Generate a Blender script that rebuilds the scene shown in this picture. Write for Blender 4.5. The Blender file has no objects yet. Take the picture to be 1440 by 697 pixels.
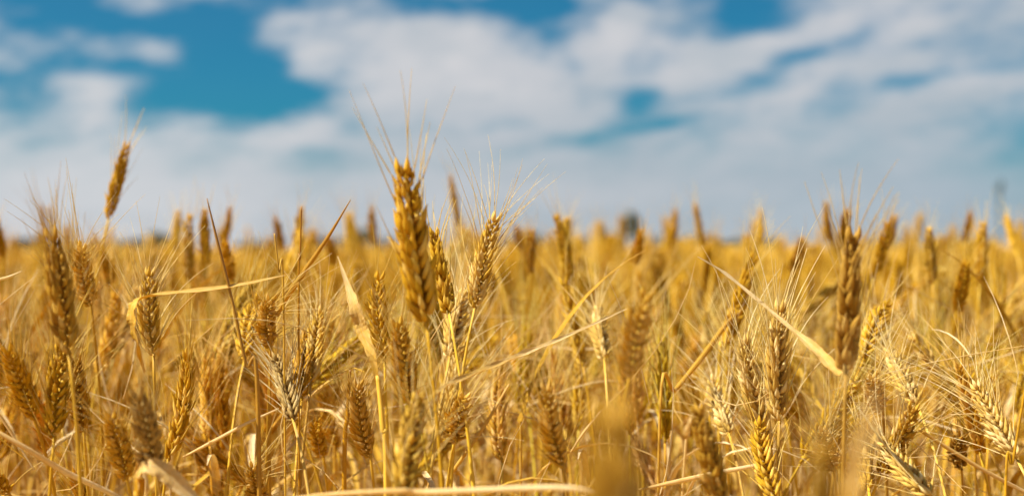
import bpy, math, random
import numpy as np
from mathutils import Vector, Matrix, Quaternion

R = math.radians
rng = random.Random(7)
sc = bpy.context.scene
COL = sc.collection

# ------------------------------------------------------------------ camera
CAM_Z = 0.86
FPX = 2000.0                       # focal length in photo pixels (1440 wide)
cam_d = bpy.data.cameras.new("camera")
cam = bpy.data.objects.new("camera", cam_d)
COL.objects.link(cam)
cam_d.sensor_width = 36.0
cam_d.lens = 50.0
cam_d.clip_start = 0.02
cam_d.clip_end = 6000.0
cam.rotation_mode = 'QUATERNION'
_q = Matrix.Rotation(R(90.0), 4, 'X') @ Matrix.Rotation(R(-0.25), 4, 'Z')
cam.matrix_world = Matrix.Translation((0, 0, CAM_Z)) @ _q
CAMM = Matrix.Translation((0, 0, CAM_Z)) @ _q
FOCUS = 1.04
cam_d.dof.use_dof = True
cam_d.dof.focus_distance = FOCUS
cam_d.dof.aperture_fstop = 4.6
sc.camera = cam

def P(px, py, d):
    """point seen at photo pixel (px, py), d metres in front of the lens"""
    return CAMM @ Vector(((px - 720) / FPX * d, -(py - 348.5) / FPX * d, -d))

CAMI = CAMM.inverted()
def to_px(p):
    c = CAMI @ Vector(p)
    d = -c.z
    return (720 + c.x / d * FPX, 348.5 - c.y / d * FPX, d)

# ------------------------------------------------------------------ light
SUN_EL, SUN_AZ = R(50), R(-103)      # azimuth from +Y towards +X
sun_dir = Vector((math.sin(SUN_AZ) * math.cos(SUN_EL), math.cos(SUN_AZ) * math.cos(SUN_EL), math.sin(SUN_EL)))
sun_d = bpy.data.lights.new("sun", 'SUN')
sun_d.energy = 5.0
sun_d.angle = R(0.53)
sun_d.color = (1.0, 0.945, 0.85)
sun = bpy.data.objects.new("sun", sun_d)
COL.objects.link(sun)
sun.location = (-20, 10, 30)
sun.rotation_mode = 'QUATERNION'
sun.rotation_quaternion = sun_dir.to_track_quat('Z', 'Y')

sc.view_settings.view_transform = 'Standard'
sc.view_settings.look = 'None'
sc.view_settings.exposure = 1.19
sc.view_settings.gamma = 1.0
sc.view_settings.use_curve_mapping = False
cy = sc.cycles
cy.use_denoising = True
try:
    cy.denoiser = 'OPENIMAGEDENOISE'
    cy.denoising_input_passes = 'RGB_ALBEDO_NORMAL'
except Exception:
    pass
cy.max_bounces = 8
cy.diffuse_bounces = 5
cy.glossy_bounces = 2
cy.transmission_bounces = 6
cy.transparent_max_bounces = 4
cy.caustics_reflective = False
cy.caustics_refractive = False
cy.sample_clamp_indirect = 6.0

# ------------------------------------------------------------------ node helper
class NT:
    def __init__(self, tree):
        self.t = tree
        self.n = tree.nodes
        self.l = tree.links
    def _in(self, sock, v):
        if v is None:
            return
        if isinstance(v, bpy.types.NodeSocket):
            self.l.new(v, sock)
        else:
            sock.default_value = v
    def math(self, op, a, b=None, c=None, clamp=False):
        n = self.n.new('ShaderNodeMath')
        n.operation = op
        n.use_clamp = clamp
        self._in(n.inputs[0], a)
        self._in(n.inputs[1], b)
        self._in(n.inputs[2], c)
        return n.outputs[0]
    def mix(self, f, a, b, mode='MIX'):
        n = self.n.new('ShaderNodeMix')
        n.data_type = 'RGBA'
        n.blend_type = mode
        self._in(n.inputs[0], f)
        self._in(n.inputs[6], a if isinstance(a, bpy.types.NodeSocket) else (*a[:3], 1))
        self._in(n.inputs[7], b if isinstance(b, bpy.types.NodeSocket) else (*b[:3], 1))
        return n.outputs[2]
    def noise(self, vec, scale, detail=3, rough=0.55, dims='3D'):
        n = self.n.new('ShaderNodeTexNoise')
        n.noise_dimensions = dims
        self._in(n.inputs['Vector'], vec)
        n.inputs['Scale'].default_value = scale
        n.inputs['Detail'].default_value = detail
        n.inputs['Roughness'].default_value = rough
        return n
    def comb(self, x, y, z=0.0):
        n = self.n.new('ShaderNodeCombineXYZ')
        self._in(n.inputs[0], x)
        self._in(n.inputs[1], y)
        self._in(n.inputs[2], z)
        return n.outputs[0]
    def ramp(self, f, stops):
        n = self.n.new('ShaderNodeValToRGB')
        e = n.color_ramp.elements
        while len(e) < len(stops):
            e.new(0.5)
        for el, (p, c) in zip(e, stops):
            el.position = p
            el.color = (*c, 1)
        self._in(n.inputs[0], f)
        return n.outputs[0]
    def smooth(self, v, a, b, lo=0.0, hi=1.0):
        n = self.n.new('ShaderNodeMapRange')
        n.interpolation_type = 'SMOOTHSTEP'
        self._in(n.inputs[0], v)
        n.inputs[1].default_value = a
        n.inputs[2].default_value = b
        n.inputs[3].default_value = lo
        n.inputs[4].default_value = hi
        return n.outputs[0]
    def attr(self, name):
        n = self.n.new('ShaderNodeAttribute')
        n.attribute_name = name
        return n.outputs['Fac']

# ------------------------------------------------------------------ world: Nishita sky and a broken cloud sheet
world = bpy.data.worlds.new("World")
sc.world = world
world.use_nodes = True
w = NT(world.node_tree)
for n_ in list(w.n):
    w.n.remove(n_)
sky = w.n.new('ShaderNodeTexSky')
sky.sky_type = 'NISHITA'
sky.sun_disc = False
sky.sun_elevation = SUN_EL
sky.sun_rotation = SUN_AZ
sky.altitude = 100
sky.air_density = 1.0
sky.dust_density = 0.6
sky.ozone_density = 2.5
tc = w.n.new('ShaderNodeTexCoord')
sep = w.n.new('ShaderNodeSeparateXYZ')
w.l.new(tc.outputs['Generated'], sep.inputs[0])
az0 = w.math('ARCTAN2', sep.outputs[0], sep.outputs[1])
el0 = w.math('ARCSINE', sep.outputs[2])
# clouds lie in a slanted sheet: stretch sideways and break their edges with turbulence
pv = w.comb(w.math('MULTIPLY', az0, 1.0), w.math('MULTIPLY', el0, 1.9), 3.3)
wn = w.noise(pv, 9.0, 4, 0.55)
wsep = w.n.new('ShaderNodeSeparateColor')
w.l.new(wn.outputs['Color'], wsep.inputs[0])
az = w.math('ADD', az0, w.math('MULTIPLY', w.math('SUBTRACT', wsep.outputs[0], 0.5), 0.10))
el = w.math('ADD', el0, w.math('MULTIPLY', w.math('SUBTRACT', wsep.outputs[1], 0.5), 0.062))
def blob(px, py, rx, ry, amp, tilt=0.0):
    """a patch of sky direction given as it lies in the view to the north"""
    a0, e0 = (px - 720) / 2000.0, (348.5 - py) / 2000.0
    dx = w.math('SUBTRACT', az, a0)
    dy = w.math('SUBTRACT', el, e0)
    if tilt:
        c, s = math.cos(R(tilt)), math.sin(R(tilt))
        dx2 = w.math('ADD', w.math('MULTIPLY', dx, c), w.math('MULTIPLY', dy, s))
        dy = w.math('SUBTRACT', w.math('MULTIPLY', dy, c), w.math('MULTIPLY', dx, s))
        dx = dx2
    dx = w.math('DIVIDE', dx, rx / 2000.0)
    dy = w.math('DIVIDE', dy, ry / 2000.0)
    q = w.math('ADD', w.math('MULTIPLY', dx, dx), w.math('MULTIPLY', dy, dy))
    g = w.math('POWER', 2.718, w.math('MULTIPLY', q, -1.0))
    return w.math('MULTIPLY', g, amp)
BLOBS = [  # px, py, rx, ry, amount (negative = gap of blue), tilt
    (330, 95, 130, 70, -1.05, 0), (395, 135, 85, 34, -0.75, -4), (130, 70, 190, 60, -0.75, 0),
    (60, 12, 150, 40, -0.7, 0), (420, 12, 150, 26, -0.6, 0), (770, 35, 62, 62, -1.1, 0),
    (690, 5, 140, 24, -0.9, 0), (1010, 42, 85, 20, -0.85, 14), (910, 6, 60, 18, -0.6, 0), (1045, 5, 70, 26, -0.6, 0),
    (905, 128, 42, 40, -0.85, 0), (978, 168, 62, 15, -0.75, 8), (1090, 100, 85, 18, -0.45, 20),
    (1270, 120, 110, 14, -0.3, 8), (860, 188, 80, 12, -0.3, 6), (505, 172, 36, 22, -0.4, 0),
    (250, 160, 170, 24, -0.45, 6), (30, 125, 90, 40, -0.45, 0), (1450, 235, 120, 60, -0.4, 0),
    (1420, 90, 90, 16, -0.2, 8), (440, 215, 60, 12, -0.25, 0),
    (222, 75, 66, 20, 0.85, -4), (25, 80, 75, 24, 0.65, 0), (150, 155, 50, 30, 0.65, 0), (415, 78, 56, 22, 0.6, 0),
    (650, 85, 170, 62, 0.75, 4), (850, 55, 52, 34, 0.6, 30), (965, 92, 90, 34, 0.6, 12), (900, 12, 36, 18, 0.5, 0),
    (340, 142, 30, 16, 0.5, 0), (180, 8, 90, 22, 0.4, 0), (1050, 78, 60, 18, 0.4, 10), (455, 185, 70, 20, 0.4, 6),
]
acc = w.smooth(el0, 0.0, 0.085, 1.05, 0.62)
for b_ in BLOBS:
    acc = w.math('ADD', blob(*b_), acc)
dn = w.noise(w.comb(w.math('ADD', az0, w.math('MULTIPLY', el0, -0.6)), w.math('MULTIPLY', el0, 2.3), 5.1), 24.0, 5, 0.6).outputs['Fac']
acc = w.math('ADD', acc, w.math('MULTIPLY', w.math('SUBTRACT', dn, 0.5), w.smooth(el0, 0.03, 0.11, 0.5, 1.9)))
bn = w.noise(w.comb(az0, w.math('MULTIPLY', el0, 3.5), 9.0), 5.0, 3, 0.5).outputs['Fac']
acc = w.math('ADD', acc, w.math('MULTIPLY', w.math('SUBTRACT', bn, 0.5), 0.7))
# the sheet thins out overhead and towards the south, where the photo does not look
cover = w.smooth(acc, -0.24, 0.93, 0.03, 1.0)
high = w.smooth(el0, 0.20, 0.75, 1.0, 0.45)
cover = w.math('MULTIPLY', cover, high)
skyc = w.mix(1.0, sky.outputs[0], (0.045, 0.44, 0.60), 'MULTIPLY')
skyc_hi = w.mix(1.0, sky.outputs[0], (0.55, 0.85, 1.0), 'MULTIPLY')
skyc = w.mix(w.smooth(el0, 0.2, 0.7), skyc, skyc_hi)
cl_el = w.smooth(el0, 0.0, 0.14)
cloudc = w.mix(cl_el, (4.1, 4.5, 4.9), (4.8, 5.0, 5.35))
cloudc = w.mix(w.smooth(az0, 0.02, -0.30, 0.0, 0.75), cloudc, (5.7, 5.8, 6.0))
cloudc = w.mix(w.math('MULTIPLY', w.smooth(az0, 0.0, 0.34), w.smooth(el0, 0.12, 0.02, 0.0, 0.8)), cloudc, (3.1, 3.95, 4.6))
cloudc = w.mix(w.smooth(acc, 0.75, 1.75), cloudc, (5.6, 5.6, 5.8))
wisp = w.noise(w.comb(w.math('ADD', w.math('MULTIPLY', az, 0.8), w.math('MULTIPLY', el, -0.5)), w.math('MULTIPLY', el, 2.6), 1.7), 13.0, 4, 0.55).outputs['Fac']
cloudc = w.mix(w.math('MULTIPLY', w.smooth(wisp, 0.40, 0.66, 0.0, 0.45), w.smooth(az0, -0.35, 0.15, 0.35, 1.0)), cloudc, (2.9, 3.7, 4.3))      # thinner veil lets the blue through
col = w.mix(cover, skyc, cloudc)
bg = w.n.new('ShaderNodeBackground')
w.l.new(col, bg.inputs[0])
bg.inputs[1].default_value = 0.051
wo = w.n.new('ShaderNodeOutputWorld')
w.l.new(bg.outputs[0], wo.inputs[0])
world.cycles.sampling_method = 'MANUAL'
world.cycles.sample_map_resolution = 512

# ------------------------------------------------------------------ materials
def straw_mat(name, stops, rough=0.5, trans=0.25, bump='fibre', spec=0.3, veins=0.45):
    m = bpy.data.materials.new(name)
    m.use_nodes = True
    t = NT(m.node_tree)
    for n_ in list(t.n):
        t.n.remove(n_)
    tint = t.attr('tint')
    along = t.attr('along')
    tex = t.n.new('ShaderNodeTexCoord')
    mott = t.noise(tex.outputs['Object'], 260.0, 3, 0.6).outputs['Fac']
    big = t.noise(tex.outputs['Object'], 22.0, 2, 0.5).outputs['Fac']
    f = t.math('ADD', tint, t.math('MULTIPLY', t.math('SUBTRACT', mott, 0.5), 0.34))
    f = t.math('ADD', f, t.math('MULTIPLY', t.math('SUBTRACT', big, 0.5), 0.30))
    across = t.attr('across')
    fv = t.comb(t.math('MULTIPLY', across, 9.0), t.math('MULTIPLY', along, 1.2), t.math('MULTIPLY', tint, 37.0))
    fn = t.noise(fv, 3.0, 2, 0.6).outputs['Fac']                                 # lengthwise fibres
    f = t.math('ADD', f, t.math('MULTIPLY', t.math('SUBTRACT', fn, 0.5), veins))
    f = t.math('ADD', f, t.math('MULTIPLY', t.math('SUBTRACT', along, 0.5), 0.34), clamp=True)
    c = t.ramp(f, stops)
    oi = t.n.new('ShaderNodeObjectInfo')
    c = t.mix(1.0, c, oi.outputs['Color'], 'MULTIPLY')
    hs = t.n.new('ShaderNodeHueSaturation')       # the object's alpha is how far the straw has bleached
    t.l.new(oi.outputs['Alpha'], hs.inputs['Saturation'])
    t.l.new(c, hs.inputs['Color'])
    c = hs.outputs[0]
    # dark weather specks
    sp = t.noise(tex.outputs['Object'], 700.0, 2, 0.5).outputs['Fac']
    c = t.mix(t.smooth(sp, 0.68, 0.76, 0.0, 0.35), c, (0.13, 0.065, 0.02))
    pr = t.n.new('ShaderNodeBsdfPrincipled')
    t.l.new(c, pr.inputs['Base Color'])
    pr.inputs['Roughness'].default_value = rough
    pr.inputs['Specular IOR Level'].default_value = spec
    # lengthwise fibres: noise squeezed along the organ
    bp = t.n.new('ShaderNodeBump')
    bp.inputs['Strength'].default_value = 0.8
    bp.inputs['Distance'].default_value = 0.0008
    t.l.new(fn, bp.inputs['Height'])
    t.l.new(bp.outputs[0], pr.inputs['Normal'])
    tr = t.n.new('ShaderNodeBsdfTranslucent')
    g = t.n.new('ShaderNodeGamma')
    t.l.new(c, g.inputs[0])
    g.inputs[1].default_value = 1.12
    t.l.new(g.outputs[0], tr.inputs[0])
    mx = t.n.new('ShaderNodeMixShader')
    mx.inputs[0].default_value = trans
    t.l.new(pr.outputs[0], mx.inputs[1])
    t.l.new(tr.outputs[0], mx.inputs[2])
    o = t.n.new('ShaderNodeOutputMaterial')
    t.l.new(mx.outputs[0], o.inputs[0])
    return m

EAR_STOPS = [(0.0, (0.40, 0.220, 0.014)), (0.3, (0.60, 0.365, 0.016)), (0.62, (0.72, 0.46, 0.036)), (1.0, (0.85, 0.66, 0.24))]
STEM_STOPS = [(0.0, (0.36, 0.18, 0.010)), (0.4, (0.66, 0.39, 0.015)), (0.75, (0.76, 0.51, 0.046)), (1.0, (0.82, 0.66, 0.28))]
LEAF_STOPS = [(0.0, (0.38, 0.18, 0.012)), (0.4, (0.68, 0.42, 0.036)), (0.75, (0.76, 0.54, 0.20)), (1.0, (0.85, 0.72, 0.44))]
AWN_STOPS = [(0.0, (0.64, 0.39, 0.045)), (0.5, (0.82, 0.60, 0.12)), (1.0, (0.88, 0.75, 0.38))]
M_EAR = straw_mat("wheat_ear", EAR_STOPS, 0.60, 0.34, spec=0.18)
M_STEM = straw_mat("wheat_stem", STEM_STOPS, 0.40, 0.18, spec=0.4)
M_LEAF = straw_mat("dry_leaf", LEAF_STOPS, 0.6, 0.42, veins=0.9, spec=0.15)
M_AWN = straw_mat("wheat_awn", AWN_STOPS, 0.4, 0.3, spec=0.4)

def plain_mat(name, build):
    m = bpy.data.materials.new(name)
    m.use_nodes = True
    t = NT(m.node_tree)
    pr = t.n['Principled BSDF']
    build(t, pr)
    return m
def _soil(t, pr):
    tex = t.n.new('ShaderNodeTexCoord')
    a = t.noise(tex.outputs['Object'], 14.0, 6, 0.65).outputs['Fac']
    b = t.noise(tex.outputs['Object'], 90.0, 3, 0.6).outputs['Fac']
    c = t.ramp(a, [(0.3, (0.16, 0.09, 0.035)), (0.55, (0.34, 0.20, 0.06)), (0.75, (0.50, 0.32, 0.10))])
    c = t.mix(t.smooth(b, 0.55, 0.65), c, (0.55, 0.36, 0.12))
    t.l.new(c, pr.inputs['Base Color'])
    pr.inputs['Roughness'].default_value = 0.95
    bp = t.n.new('ShaderNodeBump')
    bp.inputs['Strength'].default_value = 0.8
    bp.inputs['Distance'].default_value = 0.02
    t.l.new(a, bp.inputs['Height'])
    t.l.new(bp.outputs[0], pr.inputs['Normal'])
M_SOIL = plain_mat("soil", _soil)
def _foliage(t, pr):
    tex = t.n.new('ShaderNodeTexCoord')
    a = t.noise(tex.outputs['Object'], 0.9, 4, 0.6).outputs['Fac']
    t.l.new(t.ramp(a, [(0.3, (0.030, 0.045, 0.020)), (0.7, (0.075, 0.095, 0.040))]), pr.inputs['Base Color'])
    pr.inputs['Roughness'].default_value = 0.7
M_FOL = plain_mat("foliage", _foliage)
def _bark(t, pr):
    tex = t.n.new('ShaderNodeTexCoord')
    a = t.noise(tex.outputs['Object'], 6.0, 4, 0.6).outputs['Fac']
    t.l.new(t.ramp(a, [(0.3, (0.05, 0.035, 0.025)), (0.7, (0.13, 0.10, 0.07))]), pr.inputs['Base Color'])
    pr.inputs['Roughness'].default_value = 0.9
M_BARK = plain_mat("bark", _bark)
def _tower_haze(t, pr):
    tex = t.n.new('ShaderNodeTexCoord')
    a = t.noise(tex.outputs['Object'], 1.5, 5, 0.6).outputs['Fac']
    t.l.new(t.ramp(a, [(0.3, (0.055, 0.10, 0.135)), (0.7, (0.085, 0.14, 0.175))]), pr.inputs['Base Color'])  # distance haze on the tower put into its blue-grey colour; no air volume
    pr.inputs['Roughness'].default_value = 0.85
M_TOWER_HAZE = plain_mat("tower_haze_blue", _tower_haze)

# ------------------------------------------------------------------ mesh builder (numpy buffers, per-vertex tint / along / across)
class MB:
    def __init__(self):
        self.flat = set()
        self.v, self.f, self.a = [], [], []      # verts, faces, (tint, along, across)
    def tube(self, pts, rad, n, tint, frames=None, flat=None, keel=0.0, cap=True, along=None):
        """sweep a closed section along pts; rad = half width, flat = half thickness"""
        pts = [Vector(p) for p in pts]
        m = len(pts)
        base = len(self.v)
        prev = None
        for i, p in enumerate(pts):
            tg = (pts[min(i + 1, m - 1)] - pts[max(i - 1, 0)])
            if tg.length < 1e-9:
                tg = Vector((0, 0, 1))
            tg.normalize()
            if frames is not None:
                nn = Vector(frames[i])
            elif prev is None:
                nn = Vector((0.31, 0.9, 0.2))
            else:
                nn = prev
            nn = nn - tg * nn.dot(tg)
            if nn.length < 1e-6:
                nn = tg.orthogonal()
            nn.normalize()
            prev = nn
            sd = tg.cross(nn)
            r = rad[i]
            h = r if flat is None else flat[i]
            al = i / (m - 1) if along is None else along[i]
            for k in range(n):
                th = 2 * math.pi * k / n
                c, s = math.cos(th), math.sin(th)
                kk = 1.0 + keel * max(0.0, c) ** 4
                q = p + nn * (c * h * kk) + sd * (s * r)
                self.v.append(q)
                self.a.append((tint, al, k / n))
        for i in range(m - 1):
            for k in range(n):
                k2 = (k + 1) % n
                self.f.append((base + i * n + k, base + i * n + k2, base + (i + 1) * n + k2, base + (i + 1) * n + k))
        if cap:
            self.f.append(tuple(base + k for k in range(n))[::-1])
            self.f.append(tuple(base + (m - 1) * n + k for k in range(n)))
    def blade(self, pts, wid, nrm, tint, fold=0.35, thick=0.00022):
        """a leaf: V-folded ribbon with real thickness, closed all round"""
        m = len(pts)
        ph = len(self.v) * 0.37 + tint * 50
        wid = [w_ * (1 + 0.06 * math.sin(i * 1.9 + ph) + 0.03 * math.sin(i * 4.3 + ph * 2)) for i, w_ in enumerate(wid)]
        base = len(self.v)
        sec = [(-1, 1), (-0.5, 0.35), (0, 0), (0.5, 0.35), (1, 1)]
        for i, p in enumerate(pts):
            p = Vector(p)
            tg = Vector(pts[min(i + 1, m - 1)]) - Vector(pts[max(i - 1, 0)])
            tg.normalize()
            nn = Vector(nrm[i])
            nn = nn - tg * nn.dot(tg)
            if nn.length < 1e-5:
                nn = tg.orthogonal()
            nn.normalize()
            sd = tg.cross(nn)
            for s_, lift in sec:
                wv = 1 + 0.5 * math.sin(i * 1.3 + ph + s_ * 1.7)
                self.v.append(p + sd * (s_ * wid[i]) + nn * (lift * fold * wid[i] * wv + thick))
                self.a.append((tint, i / (m - 1), (s_ + 1) / 2))
            for s_, lift in reversed(sec):
                wv = 1 + 0.5 * math.sin(i * 1.3 + ph + s_ * 1.7)
                self.v.append(p + sd * (s_ * wid[i]) + nn * (lift * fold * wid[i] * wv - thick * (0.2 + abs(1 - abs(s_)))))
                self.a.append((tint, i / (m - 1), (s_ + 1) / 2))
        n = 10
        for i in range(m - 1):
            for k in range(n):
                k2 = (k + 1) % n
                self.flat.add(len(self.f))
                self.f.append((base + i * n + k, base + i * n + k2, base + (i + 1) * n + k2, base + (i + 1) * n + k))
        self.f.append(tuple(base + k for k in range(n))[::-1])
        self.f.append(tuple(base + (m - 1) * n + k for k in range(n)))
    def xform(self, fn):
        self.v = [fn(Vector(p)) for p in self.v]
    def mesh(self, name, mat, smooth=True):
        me = bpy.data.meshes.new(name)
        me.from_pydata([tuple(p) for p in self.v], [], self.f)
        arr = np.array(self.a, dtype=np.float32)
        for j, an in enumerate(('tint', 'along', 'across')):
            at = me.attributes.new(an, 'FLOAT', 'POINT')
            at.data.foreach_set('value', arr[:, j].copy())
        me.materials.append(mat)
        if smooth:
            me.polygons.foreach_set('use_smooth', np.array([i not in self.flat for i in range(len(me.polygons))], dtype=bool))
        me.update()
        return me

def link(name, data, parent=None, loc=None, color=None):
    o = bpy.data.objects.new(name, data)
    COL.objects.link(o)
    if parent is not None:
        o.parent = parent
    if loc is not None:
        o.location = loc
    if color is not None:
        o.color = (*color[:3], color[3] if len(color) > 3 else 1)
    return o

def tag(o, label=None, cat=None, group=None, kind=None):
    if label: o['label'] = label
    if cat: o['category'] = cat
    if group: o['group'] = group
    if kind: o['kind'] = kind
    return o

def smooth_path(pts, n):
    """Catmull-Rom through pts, n samples"""
    pts = [Vector(p) for p in pts]
    ext = [pts[0] * 2 - pts[1]] + pts + [pts[-1] * 2 - pts[-2]]
    out = []
    segs = len(pts) - 1
    for i in range(n):
        u = i / (n - 1) * segs
        k = min(int(u), segs - 1)
        t = u - k
        p0, p1, p2, p3 = ext[k], ext[k + 1], ext[k + 2], ext[k + 3]
        out.append(0.5 * ((2 * p1) + (p2 - p0) * t + (2 * p0 - 5 * p1 + 4 * p2 - p3) * t * t + (3 * p1 - p0 - 3 * p2 + p3) * t ** 3))
    return out
def lerp_list(vals, n):
    segs = len(vals) - 1
    out = []
    for i in range(n):
        u = i / (n - 1) * segs
        k = min(int(u), segs - 1)
        out.append(vals[k] + (vals[k + 1] - vals[k]) * (u - k))
    return out

# ------------------------------------------------------------------ the ear of wheat
WPROF = [(0.0, 0.36), (0.11, 0.76), (0.27, 1.0), (0.44, 0.95), (0.61, 0.72), (0.77, 0.43), (0.90, 0.20), (1.0, 0.06)]
def floret(mb, base, d, out, L, W, T, tint, r):
    """one husk: boat-shaped, keeled on its outer face, drawn out to a beak"""
    d = d.normalized()
    out = (out - d * out.dot(d)).normalized()
    pts, rad, fl, fr = [], [], [], []
    for t, wp in WPROF:
        p = base + d * (L * t) + out * (T * 0.50 * math.sin(math.pi * min(1, t * 1.08)) + T * 0.75 * t * t * t)
        pts.append(p)
        rad.append(W * 0.5 * wp)
        fl.append(T * 0.5 * wp)
        fr.append(out)
    mb.tube(pts, rad, 8, tint, fr, fl, keel=0.45, cap=True)
    return pts[-1], (pts[-1] - pts[-3]).normalized()

def make_ear(seed, nsp=20, L=0.088, fat=1.0, flare=0.3, awn=0.055, awn_keep=0.8, bend=0.0, sweep=(0, 0), base_tint=0.5, open_=1.0):
    r = random.Random(seed)
    ear, aw = MB(), MB()
    step = (L - 0.016) / nsp
    ra = [Vector((0.0009 * ((-1) ** k) * fat, 0, 0.002 + k * step)) for k in range(nsp + 1)]
    ear.tube([Vector((0, 0, -0.001))] + ra, [0.0011] * (nsp + 2), 6, 0.35)
    Z = Vector((0, 0, 1))
    def awn_from(tip, d, outv, ln):
        lat = (outv * (flare * r.uniform(0.5, 1.5)) + Vector((sweep[0], sweep[1], 0)) * r.uniform(0.5, 1.2)
               + Vector((r.gauss(0, .13), r.gauss(0, .13), 0)))
        d0 = (d * 0.75 + Z * 0.5 + lat * 0.33).normalized()
        cur = (lat * 0.65 + Vector((r.gauss(0, .18), r.gauss(0, .18), r.gauss(-0.05, .1)))) * r.uniform(0.3, 1.0)
        n = 8
        pts = []
        for i in range(n):
            s = i / (n - 1)
            pts.append(tip + d0 * (ln * s) + cur * (ln * 0.5 * s * s))
        rr = r.uniform(0.85, 1.15)
        aw.tube(pts, [(0.00039 * (1 - s) + 0.00010 * s) * rr for s in [i / (n - 1) for i in range(n)]], 4, r.uniform(0.3, 1.0), cap=False)
    for k in range(nsp):
        s = 1 if k % 2 else -1
        u = k / (nsp - 1)
        sz = (0.46 + 0.62 * math.sin(math.pi * min(1, 0.22 + u * 0.75))) * r.uniform(0.9, 1.1)
        if u > 0.86:
            sz *= 0.9
        z = 0.002 + k * step
        X = Vector((s, 0, 0))
        til = (0.31 - 0.13 * u) * open_
        tb = min(1, max(0, base_tint + r.gauss(0, 0.13)))
        yaw0 = r.gauss(0, 0.12)
        # two glumes low on the outside, then florets fanned across
        for sy in (-1, 1):
            b = Vector((s * 0.0010 * fat, sy * 0.0017 * fat, z))
            d = Z + X * til * 0.75 + Vector((0, sy * (0.27 * open_ + r.gauss(0, .09)), 0))
            floret(ear, b, d, X * 0.75 + Vector((0, sy * 0.8, 0)), 0.0098 * sz * r.uniform(.85, 1.2), 0.0036 * sz * fat, 0.0026 * sz * fat,
                   min(1, max(0, tb + 0.18 + r.gauss(0, 0.18))), r)
        for sy in (-1, 1):
            b = Vector((s * 0.0016 * fat, sy * 0.0014 * fat, z + 0.0022))
            if r.random() < 0.05:
                continue                      # a husk already shed
            spl = 0.30 if r.random() < 0.10 else 0.0    # here and there one gapes
            d = Z + X * (til + spl + r.gauss(0, .08)) + Vector((0, sy * (0.20 * open_ + spl * 0.5 + r.gauss(0, .09)), 0))
            tip, dd = floret(ear, b, d, X + Vector((0, sy * 0.45, 0)), 0.0146 * sz * r.uniform(.84, 1.1), 0.0038 * sz * fat, 0.0028 * sz * fat,
                             min(1, max(0, tb + r.gauss(0, 0.20))), r)
            if r.random() < awn_keep:
                awn_from(tip, dd, X * 0.7 + Vector((0, sy * 0.7, 0)), awn * r.uniform(0.55, 1.2) * (0.75 + 0.35 * math.sin(math.pi * (0.15 + 0.8 * u))))
        b = Vector((s * 0.0022 * fat, yaw0 * 0.002, z + 0.0042))
        d = Z + X * (til * 1.25 + r.gauss(0, .05)) + Vector((0, yaw0, 0))
        if r.random() < 0.9:
            tip, dd = floret(ear, b, d, X + Vector((0, yaw0, 0)), 0.0122 * sz * r.uniform(.8, 1.1), 0.0038 * sz * fat, 0.0029 * sz * fat,
                             min(1, max(0, tb - 0.08 + r.gauss(0, 0.18))), r)
            if r.random() < awn_keep * 0.35:
                awn_from(tip, dd, X, awn * r.uniform(0.4, 0.95))
    # terminal spikelet
    for a in range(3):
        th = a * 2.1 + 0.4
        o = Vector((math.cos(th), math.sin(th), 0))
        tip, dd = floret(ear, Vector((0, 0, L - 0.0145)) + o * 0.0008, Z + o * 0.16, o, 0.0105, 0.0034 * fat, 0.0028 * fat,
                         min(1, base_tint + 0.1 + r.gauss(0, .1)), r)
        awn_from(tip, dd, o * 0.5, awn * r.uniform(0.7, 1.1))
    tw = r.uniform(-9, 9)
    def twf(p):
        a = tw * min(max(p.z, 0), L)
        c, s = math.cos(a), math.sin(a)
        return Vector((p.x * c - p.y * s, p.x * s + p.y * c, p.z))
    ear.xform(twf)
    aw.xform(twf)
    if abs(bend) > 1e-4:
        k = bend / L
        def bf(p):
            a = k * p.z
            a = max(-2.2, min(2.2, a))
            zc = min(p.z, L * 1.15)
            cx = (1 - math.cos(k * zc)) / k
            cz = math.sin(k * zc) / k
            e = p.z - zc
            return Vector((cx + p.x * math.cos(k * zc) + e * math.sin(k * zc), p.y, cz - p.x * math.sin(k * zc) + e * math.cos(k * zc)))
        ear.xform(bf)
        aw.xform(bf)
        # put the chord back on z
        ch = Vector(((1 - math.cos(bend)) / k, 0, math.sin(bend) / k))
        q = ch.rotation_difference(Z)
        s_ = L / ch.length
        f2 = lambda p: (q @ p) * s_
        ear.xform(f2)
        aw.xform(f2)
    return ear, aw

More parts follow.
